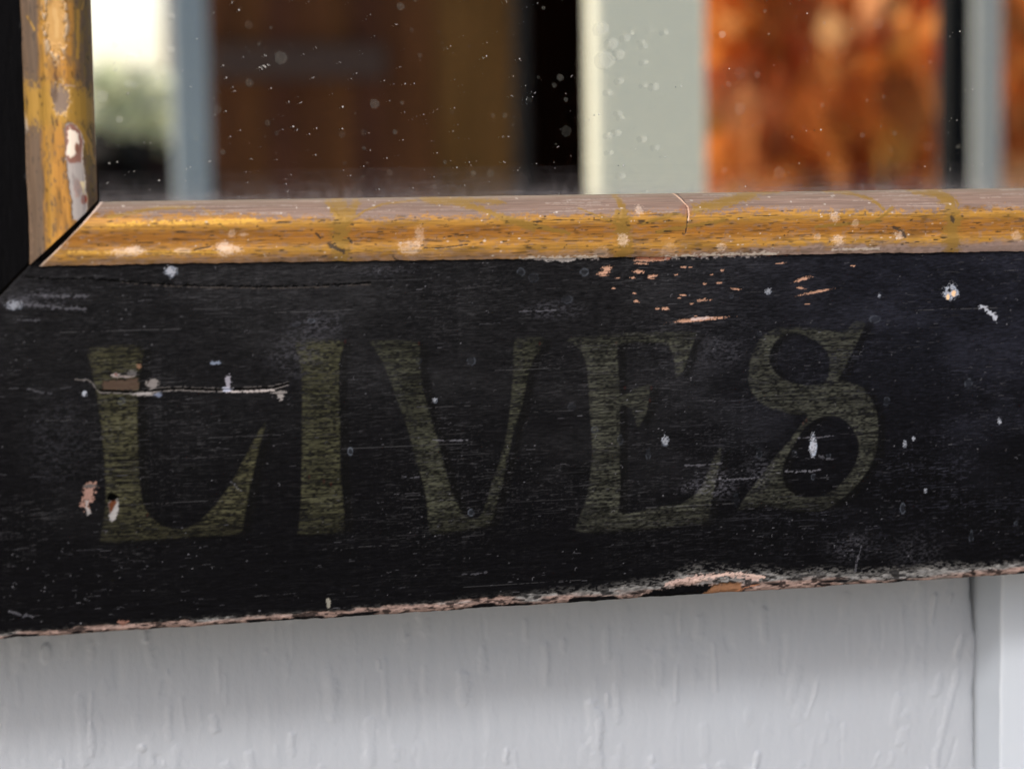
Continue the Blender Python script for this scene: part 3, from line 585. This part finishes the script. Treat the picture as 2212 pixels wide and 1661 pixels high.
B.stroke([q(300,280), q(300,330), q(312,480), q(315,620), q(318,700)], .5, lin(70, 42, 18), a=.8, rag=1.2)
B.poly([[q(*p) for p in [(355,690),(400,680),(440,720),(462,780),(455,880),(470,960),(475,1050),(487,1110),(480,1180),(440,1230),(400,1210),(392,1100),(375,980),(362,880),(360,780)]]], lin(150, 144, 143), soft=.2, rag=.4, h=-.35, metal=0, rough=.85)
B.poly([[q(*p) for p in [(362,700),(400,685),(440,725),(458,790),(448,900),(380,905),(362,860)]]], lin(120, 82, 72), soft=.25, rag=.3, metal=0)
B.poly([[q(*p) for p in [(380,710),(430,740),(442,800),(425,850),(390,878),(365,860),(375,790)]]], lin(212, 200, 188), soft=.2, rag=.6, h=.15, metal=0)
B.poly([[q(*p) for p in [(440,1010),(468,1005),(472,1080),(455,1075)]]], lin(205, 190, 155), soft=.2, rag=.3, metal=0)
B.blob(*q(465, 1105), 1.0, .8, lin(120, 50, 30), metal=0, rag=.4); B.blob(*q(425, 820), 1.2, .5, lin(120, 80, 65), metal=0); B.blob(*q(430, 1040), 2.2, .9, lin(140, 100, 90), a=.6, metal=0)
for k in range(14): B.stroke([q(400+k*5, 960+7*k), q(402+k*5, 1020+9*k)], .25, lin(120, 112, 112), a=.5, rag=1, seed=k)
B.blob(*q(305, 125), 9.2, 3.0, lin(150, 132, 110), ring=.18, a=.9, rag=.1, metal=0, h=.25); B.blob(*q(306, 128), 7.6, 2.1, np.array([.40, .23, .07]), a=.9, rag=.5, h=-.2, metal=.2, rough=.45)
B.stroke([q(300,60), q(312,120), q(312,200)], 1.0, np.array([.5, .32, .13]), a=.6, metal=.3, rough=.4)
B.blob(*q(338, 555), 3.6, 1.9, lin(112, 94, 82), rag=.5, metal=0, h=-.2); B.blob(*q(338, 555), 4.2, 2.3, lin(180, 150, 100), ring=.15, a=.6); B.blob(*q(300, 515), 2.0, .8, lin(90, 72, 60), rag=.5, metal=0)
B.blob(*q(110, 218), .6, .8, lin(30, 22, 16)); B.blob(*q(130, 680), 2.0, 1.0, lin(160, 150, 140), a=.6, rag=.5, metal=0); B.stroke([q(330,470), q(415,480)], .3, lin(150, 130, 120), a=.7, metal=0)
B.stroke([q(103, 0), q(108, 200), q(118, 420), q(125, 700), q(140, 1000), q(165, 1400)], 1.2, lin(118, 96, 80), a=.35, rag=.9, metal=0)
inner = np.exp(-T/.02); B.lay(sl, inner*.7, lin(120, 75, 50), metal=0)
zlo = ZS - T*bead_w(-114) + .35
Zc = np.minimum(np.maximum(ZZ, zlo), ZT+T*BW-.3)
Vb = np.stack([XL-T*BW+(fbm(ZZ*.15, ZZ*0, 59, 2)-.5)*.5*T, -(Hr[:, None]+B.h), Zc], -1)
fin = Vb[-1:].copy(); fin[..., 1] = .25; Vb = np.concatenate([Vb, fin], 0)
cb = np.concatenate([B.col, B.rough[..., None]], -1); cb = np.concatenate([cb, cb[-1:]*np.array([.35, .35, .35, 1])], 0); mb = np.concatenate([B.metal, B.metal[-1:]*0], 0)
fb = grid_faces(*Vb.shape[:2]); okb = (np.abs(Vb[:-1, 1:, 2]-Vb[:-1, :-1, 2])+np.abs(Vb[1:, 1:, 2]-Vb[1:, :-1, 2])) > 1e-4
Vs, Fs, (cs, ms_) = subset(Vb.reshape(-1, 3)/1000, fb[okb], cb.reshape(-1, 4), mb.ravel())
o = mesh_from('gilt_bead', Vs, Fs, bead_v, mirror, cols=cs, metal=ms_, gain=KB); o['label'] = 'gilt bead up the side with a chipped white gesso scar'
# the other two beads lie outside the picture: same profile, plain gilding
for nm_, horiz in (('top', True), ('right', False)):
    n = 60; Tq = Tr[::3]; Hq = Hr[::3]
    a0, a1 = (XL, XR) if horiz else (ZS, ZT)
    s = np.linspace(0, 1, n); S, Tg = np.meshgrid(s, Tq); A = (a0-Tg*BW+.2)+(a1-a0+2*Tg*BW-.4)*S
    Hg = np.broadcast_to(Hq[:, None], A.shape)
    Vx = np.stack([A, -Hg, ZT+Tg*BW], -1) if horiz else np.stack([XR+Tg*BW, -Hg, A], -1)
    c = GOLD*(.6+.7*fbm(A*.1, Tg*20, 66, 3))[..., None]; c = np.concatenate([c, np.full(A.shape+(1,), .42)], -1)
    mesh_from('gilt_bead', Vx.reshape(-1, 3)/1000, grid_faces(*A.shape).reshape(-1, 4)[:, ::(1 if not horiz else 1)], bead_m, mirror, cols=c.reshape(-1, 4), metal=np.full(A.size, .3), gain=KB)

# --- glass: clear plate with silvering on its back
gm_ = bpy.data.materials.new('clear_plate'); gm_.use_nodes = True; N, L = nodes_of(gm_)
for n_ in list(N):
    if n_.type != 'OUTPUT_MATERIAL': N.remove(n_)
gl = N.new('ShaderNodeBsdfGlass'); gl.inputs['IOR'].default_value = 1.5; gl.inputs['Roughness'].default_value = 0.0; gl.inputs['Color'].default_value = (.97, .985, .97, 1)
L.new(gl.outputs[0], N['Material Output'].inputs[0])
sm_ = mat('silvering', (.86, .86, .84), .0, .5, 1.0)
v, f = box_arrays((XL-3)/1000, (XR+3)/1000, .0040+.0001, .0072, (ZS-3)/1000, (ZT+3)/1000)
glass = mesh_from('mirror_glass', v, f, gm_, mirror, smooth=False); glass.data.materials.append(sm_)
for p in glass.data.polygons:
    if p.normal.y > .5 or (abs(p.normal.y) > .5 and p.center.y > .006): p.material_index = 1
glass['label'] = 'dusty old mirror plate with water spots'

# dust, fibres and dried drops lying on the front of the glass
r4 = np.random.default_rng(9)
YG = .0040-.00006
dv, df = [], []
def add_poly(pts):
    i = len(dv); dv.extend([(x/1000, YG-.00001*r4.random(), z/1000) for x, z in pts]); c = len(pts)
    for k in range(1, c-1): df.append((i, i+k, i+k+1))
def speck(x, z, r):
    n = 6; a0 = r4.uniform(0, 6); add_poly([(x+math.cos(a0+k*6.283/n)*r*r4.uniform(.6, 1.2), z+math.sin(a0+k*6.283/n)*r*r4.uniform(.6, 1.2)) for k in range(n)])
def fibre(x, z, ln, wd, a, curl):
    P = [(x, z)]
    for k in range(5): a += curl; P.append((P[-1][0]+math.cos(a)*ln/5, P[-1][1]+math.sin(a)*ln/5))
    for (ax, az), (bx, bz) in zip(P[:-1], P[1:]):
        nx, nz = -(bz-az), bx-ax; l = math.hypot(nx, nz); nx *= wd/2/l; nz *= wd/2/l
        add_poly([(ax+nx, az+nz), (ax-nx, az-nz), (bx-nx, bz-nz), (bx+nx, bz+nz)])
for i in range(620):
    px = r4.uniform(205, 2212); py = 430-abs(r4.normal(0, 1))*230 if r4.random() < .65 else r4.uniform(-20, 425)
    if px > 1300 and r4.random() < .55: continue
    if py < -30: continue
    x, z = mm(px, py, .004)
    if z < ZS+.4 or x < XL+.3: continue
    if r4.random() < .86: speck(x, z, min(r4.exponential(.045)+.03, .2))
    else: fibre(x, z, r4.uniform(.3, .9), r4.uniform(.045, .08), r4.uniform(0, 6), r4.uniform(-.7, .7))
for px, py in [(566,152),(574,148),(700,505)][:2]: x, z = mm(px, py, .004); fibre(x, z, 1.3, .11, 1.0, .5); fibre(x+.3, z+.9, .7, .1, -.3, 0)
dust_m = mat('dust', (.32, .31, .295), .9, .1)
o = mesh_from('dust_speck', dv, df, dust_m, glass, smooth=False); o['kind'] = 'stuff'
def film(name, col, alpha_attr=True):
    m = mat(name, col, .8, .2); N, L = nodes_of(m); b = N['Principled BSDF']
    a = N.new('ShaderNodeAttribute'); a.attribute_name = 'gilt'; L.new(a.outputs['Fac'], b.inputs['Alpha']); return m
film_m = film('dried_water', (.78, .80, .72))
dv, df, da = [], [], []
def drop(x, z, r, s):
    n = 14; c = len(dv); dv.append((x/1000, YG+.00003, z/1000)); da.append(s*.55)
    rad = [r*(1+.12*math.sin(3*k+x)+.05*math.cos(5*k)) for k in range(n)]
    for fr, av in ((.30, .8), (.75, .75), (.92, 1.0), (1.0, 0.0)):
        for k in range(n):
            a = k*6.283/n; dv.append(((x+math.cos(a)*rad[k]*fr)/1000, YG+.00003, (z+math.sin(a)*rad[k]*fr)/1000)); da.append(s*av)
    for k in range(n): df.append((c, c+1+k, c+1+(k+1) % n, c))
    for q_ in range(3):
        for k in range(n):
            a = c+1+q_*n+k; b = c+1+q_*n+(k+1) % n; df.append((a, a+n, b+n, b))
def tri_quads(): return [f for f in df]
named = [(312,38,9),(283,125,9),(250,95,6),(313,8,11),(372,35,6),(250,150,5),(305,110,5),(370,108,8),(277,180,8),(290,183,7),(222,208,12),(258,258,7),(288,128,10),(340,168,5),(1325,95,12),(1340,118,11),(1355,82,8),(1342,175,7),(1318,200,7),(1395,185,5),(1417,188,8),(1340,245,6),(1318,293,7),(1336,287,8),(1320,330,6),(1392,300,7),(1345,380,7),(1365,72,5),(1302,62,14),(1310,130,18),(1390,90,5),(1395,100,6),(1440,70,6),(1395,135,6),(1560,75,8),(1420,318,6),(1345,255,5)]
for px, py, r in named: x, z = mm(px, py, .004); drop(x, z, r*.118, .09)
for i in range(170):
    px = r4.uniform(215, 2200); py = r4.uniform(-10, 420); x, z = mm(px, py, .004); drop(x, z, min(r4.exponential(.32)+.2, 1.6), r4.uniform(.008, .032))
fa = np.array(df)
tri = [(a, b, c) for a, b, c, d_ in df if d_ == a] + [t for a, b, c, d_ in df if d_ != a for t in ((a, b, c), (a, c, d_))]
o = mesh_from('water_mark', dv, tri, film_m, glass, smooth=False, metal=da); o['kind'] = 'stuff'
# grime gathered along the lower edge of the plate
gx = np.arange(XL+.4, 146, .35); gz = np.arange(ZS+.05, ZS+7.5, .25); GX, GZ = np.meshgrid(gx, gz)
dd = GZ-ZS; ga = np.exp(-dd/(1.2+1.8*fbm(GX*.03, GX*0, 71, 3)))*.13*(.35+1.1*fbm(GX*.7, GZ*.35, 72, 3)) + .05*sst(.52, .75, fbm(GX*.12, GZ*2.5, 73, 3))*np.exp(-dd/3)
mesh_from('grime_film', np.stack([GX/1000, np.full(GX.shape, YG+.000045), GZ/1000], -1).reshape(-1, 3), grid_faces(*GX.shape).reshape(-1, 4), film('grime', (.40, .38, .40)), glass, metal=ga.ravel())['kind'] = 'stuff'
settle(mirror)
for ch in mirror.children:
    for g in ch.children: g.matrix_parent_inverse = Matrix.Identity(4)

# ------------------------------------------------------------------ what the mirror reflects (stands behind the camera)
YM = 0.0072
def vx(px, yv, py=220): return float(on_plane(px, py, yv)[0])
def vz(py, yv, px=1100): return float(on_plane(px, py, yv)[2])
def ry(yv): return 2*YM-yv
ground_m = mat('paving', (.64, .59, .49), .85, .2, noise=((3, 3, 3), (.56, .51, .42)), bump=((60, 60, 60), .3, .01))
gd = mesh_from('ground', [(-30, -40, GROUND), (30, -40, GROUND), (30, 20, GROUND), (-30, 20, GROUND)], [(0, 1, 2, 3)], ground_m, smooth=False); gd['kind'] = 'structure'

white_m = mat('post_white', (.97, .91, .70), .45, .4, noise=((6, 6, 1.5), (.96, .90, .70)), bump=((200, 200, 20), .2, .0005))
def post(name, p0, p1, yv, depth, zt, m, label, cat, cap=True):
    x0 = vx(p0, yv+depth/2); x1 = vx(p1, yv-depth/2); y = ry(yv)
    root = empty(name, ((x0+x1)/2, y, GROUND), label, cat)
    hw = (x1-x0)/2; xc = (x0+x1)/2
    box('shaft', x0, x1, y-depth/2, y+depth/2, GROUND+.12, zt, m, root, bevel=hw*.22)
    box('plinth', xc-hw*1.25, xc+hw*1.25, y-depth*.62, y+depth*.62, GROUND, GROUND+.119, m, root, bevel=.008)
    if cap: box('capital', xc-hw*1.2, xc+hw*1.2, y-depth*.6, y+depth*.6, zt+.0005, zt+.08, m, root, bevel=.008)
    settle(root); return root
yv = 1.12
post('porch_post', 1258, 1530, yv, .045, 1.25, white_m, 'cream white square porch post reflected in the mirror glass', 'post')
grey_m = mat('galvanised', (.46, .46, .43), .6, .3, 0, noise=((15, 15, 4), (.40, .40, .38)))
post('metal_post', 2094, 2164, 1.6, .015, 1.2, grey_m, 'slim grey metal post reflected beside the autumn leaves', 'post')
iron_m = mat('black_iron', (.006, .006, .007), .6, .1)
post('iron_post', 2018, 2112, 1.66, .03, 1.2, iron_m, 'thin black iron post reflected against the autumn leaves', 'post')
blue_m = mat('slate_blue_paint', (.29, .34, .37), .5, .4, noise=((8, 8, 2), (.23, .27, .31)))
post('blue_post', 370, 452, 1.9, .05, 1.2, blue_m, 'slate blue painted post reflected at the end of the shed', 'post')

# timber shed of upright boards
ys = 6.6; yr = ry(ys)
shed = empty('timber_shed', (vx(1100, ys), yr-.9, GROUND), 'dark brown timber shed with an open black doorway reflected in the mirror', 'shed')
bro = [mat('brown_board', c, .8, .06, noise=((25, 25, 2), tuple(v*.55 for v in c))) for c in ((.125, .048, .021), (.145, .057, .022), (.11, .042, .023), (.19, .09, .028))]
x = vx(452, ys); xd0, xd1 = vx(1160, ys), vx(1262, ys); xe = vx(2500, ys); i = 0
tones = {}
while x < xe:
    wd = .098; x1 = min(x+wd-.004, xe)
    if not (xd0-.06 < x < xd1):
        px = W/2
        c = 3 if vx(900, ys) < x < vx(1070, ys) else (i*7 % 3)
        o = box('wall_board', x, x1, yr-.012-.004*(i % 3), yr+.004*(i % 2), GROUND, 1.13, bro[c], shed)
    x += wd; i += 1
box('horizontal_rail', vx(460, ys), vx(830, ys), yr+.0045, yr+.04, vz(172, ys), vz(100, ys), mat('grey_rail', (.07, .042, .032), .8, .2), shed)
box('door_jamb', xd0-.085, xd0-.045, yr-.05, yr+.02, GROUND, 1.13, mat('dark_jamb', (.03, .026, .022), .7, .3), shed)
box('roof', vx(440, ys)-.1, xe+.1, yr-1.9, yr+.12, 1.15, 1.20, mat('shed_roof', (.05, .05, .05), .8, .2), shed)
box('back_wall', vx(452, ys), xe, yr-1.85, yr-1.83, GROUND, 1.145, bro[2], shed)
for xx in (vx(452, ys), xe-.02): box('end_wall', xx, xx+.02, yr-1.829, yr-.03, GROUND, 1.145, bro[2], shed)
settle(shed)

# leaves: one crown mesh per plant, every leaf a folded blade
def leaf_plant(name, loc, crowns, n, size, cols, label, seed, trunk_m, depth=.6):
    root = empty(name, loc, label, 'shrub'); rr = np.random.default_rng(seed)
    cs_, wts = crowns, np.array([c[3]*c[4] for c in crowns]); wts = wts/wts.sum()
    which = rr.choice(len(cs_), n, p=wts); V, Fq, C = [], [], []
    for k in range(n):
        cx, cy, cz, rx, rz = cs_[which[k]]
        u = rr.normal(0, 1, 3); u /= np.linalg.norm(u); u *= rr.random()**.4
        p = np.array([cx+u[0]*rx, cy+u[1]*rx*depth, cz+u[2]*rz])
        s = size*rr.uniform(.6, 1.3); a = rr.normal(0, .45, 3); a[2] -= 1; a /= np.linalg.norm(a)
        b = np.cross(a, np.array([-.35, -1, 0])+rr.normal(0, .45, 3)); b /= np.linalg.norm(b); c_ = np.cross(a, b)
        i = len(V); V += [p, p+a*s*.5+b*s*.42+c_*s*.1, p+a*s, p+a*s*.5-b*s*.42+c_*s*.1, p+a*s*.25+b*s*.3, p+a*s*.25-b*s*.3]
        Fq += [(i, i+4, i+1), (i, i+1, i+2), (i, i+2, i+3), (i, i+3, i+5)]
        col = np.array(cols[rr.choice(len(cols))])*rr.uniform(.65, 1.15)*np.array([1.05, .84, .70] if name == 'autumn_shrub' else [1, 1, 1]); C += [(*col, .55)]*6
    lm = paint_mat(name+'_leaf', .3, (200, 200, 200), .1, .001); N, L = nodes_of(lm); b = N['Principled BSDF']
    tr = N.new('ShaderNodeBsdfTranslucent'); mx = N.new('ShaderNodeMixShader'); mx.inputs[0].default_value = .7
    at = [q_ for q_ in N if q_.type == 'ATTRIBUTE'][0]; L.new(at.outputs['Color'], tr.inputs['Color'])
    L.new(b.outputs[0], mx.inputs[1]); L.new(tr.outputs[0], mx.inputs[2]); L.new(mx.outputs[0], N['Material Output'].inputs[0])
    mesh_from('crown', V, Fq, lm, root, smooth=False, cols=C)
    TV, TF = [], []
    for cx, cy, cz, rx, rz in cs_:
        P0 = np.array([loc[0]+rr.normal(0, .05), loc[1]+rr.normal(0, .05), loc[2]]); P1 = np.array([cx, cy, cz+rz*.5]); m_ = 7
        for k in range(m_):
            t = k/(m_-1); ctr = P0*(1-t)+P1*t+np.array([math.sin(t*5+cx)*.03, 0, 0]); rad = .022*(1-t*.75)
            for j in range(6): TV.append(ctr+np.array([math.cos(j*1.047)*rad, math.sin(j*1.047)*rad, 0]))
        b0 = len(TV)-m_*6
        for k in range(m_-1):
            for j in range(6): TF.append((b0+k*6+j, b0+k*6+(j+1) % 6, b0+k*6+6+(j+1) % 6, b0+k*6+6+j))
    mesh_from('trunk', TV, TF, trunk_m, root)
    settle(root); return root
bark = mat('bark', (.09, .06, .045), .9, .2, noise=((30, 30, 6), (.05, .035, .03)))
yl_ = 2.5
ORG = [(.90, .38, .09), (.84, .33, .08), (.90, .50, .18), (.70, .26, .09), (.72, .44, .13), (.55, .40, .13), (.92, .50, .25), (.60, .32, .12), (.88, .42, .13), (.80, .36, .11), (.52, .24, .10)]
cr_ = [(vx(px, yl_, py), ry(yl_+dy), vz(py, yl_, px), .16, .16) for px, py, dy in [(1700, 60, .1), (1730, 230, .2), (1700, 380, 0), (1860, 120, -.1), (1900, 300, .1), (1760, 420, .1), (2010, 200, .2), (2120, 100, .1), (2200, 330, 0), (1980, 430, .1), (1690, 180, .3), (1780, -40, .2), (2050, -40, 0), (2300, 150, 0), (1700, -60, .1)]]
leaf_plant('autumn_shrub', (vx(1900, yl_), ry(yl_+.1), GROUND), cr_, 420, .115, ORG, 'autumn shrub with orange, red and yellow leaves reflected in the mirror', 4, bark, .2)
yg_ = 4.0
GRN = [(.84, .85, .66), (.80, .82, .62), (.88, .88, .72), (.78, .80, .55)]
cg = [(vx(px, yg_, py), ry(yg_), vz(py, yg_, px), .09, .09) for px, py in [(290, 265), (250, 285), (315, 300), (210, 270), (300, 190), (240, 200)]]
leaf_plant('green_shrub', (vx(280, yg_), ry(yg_), GROUND), cg, 230, .06, GRN, 'yellow green shrub reflected against the pale sky', 6, bark)
cg = [(vx(px, 3.2, py), ry(3.2), vz(py, 3.2, px), .10, .09) for px, py in [(325, 385), (240, 405), (150, 405), (330, 440), (310, 480), (200, 490)]]
leaf_plant('dark_shrub', (vx(270, 3.2), ry(3.2), GROUND), cg, 1400, .05, [(.02, .016, .012), (.035, .018, .014), (.015, .015, .012)], 'low dark leafed shrub reflected beside the blue post', 8, bark)
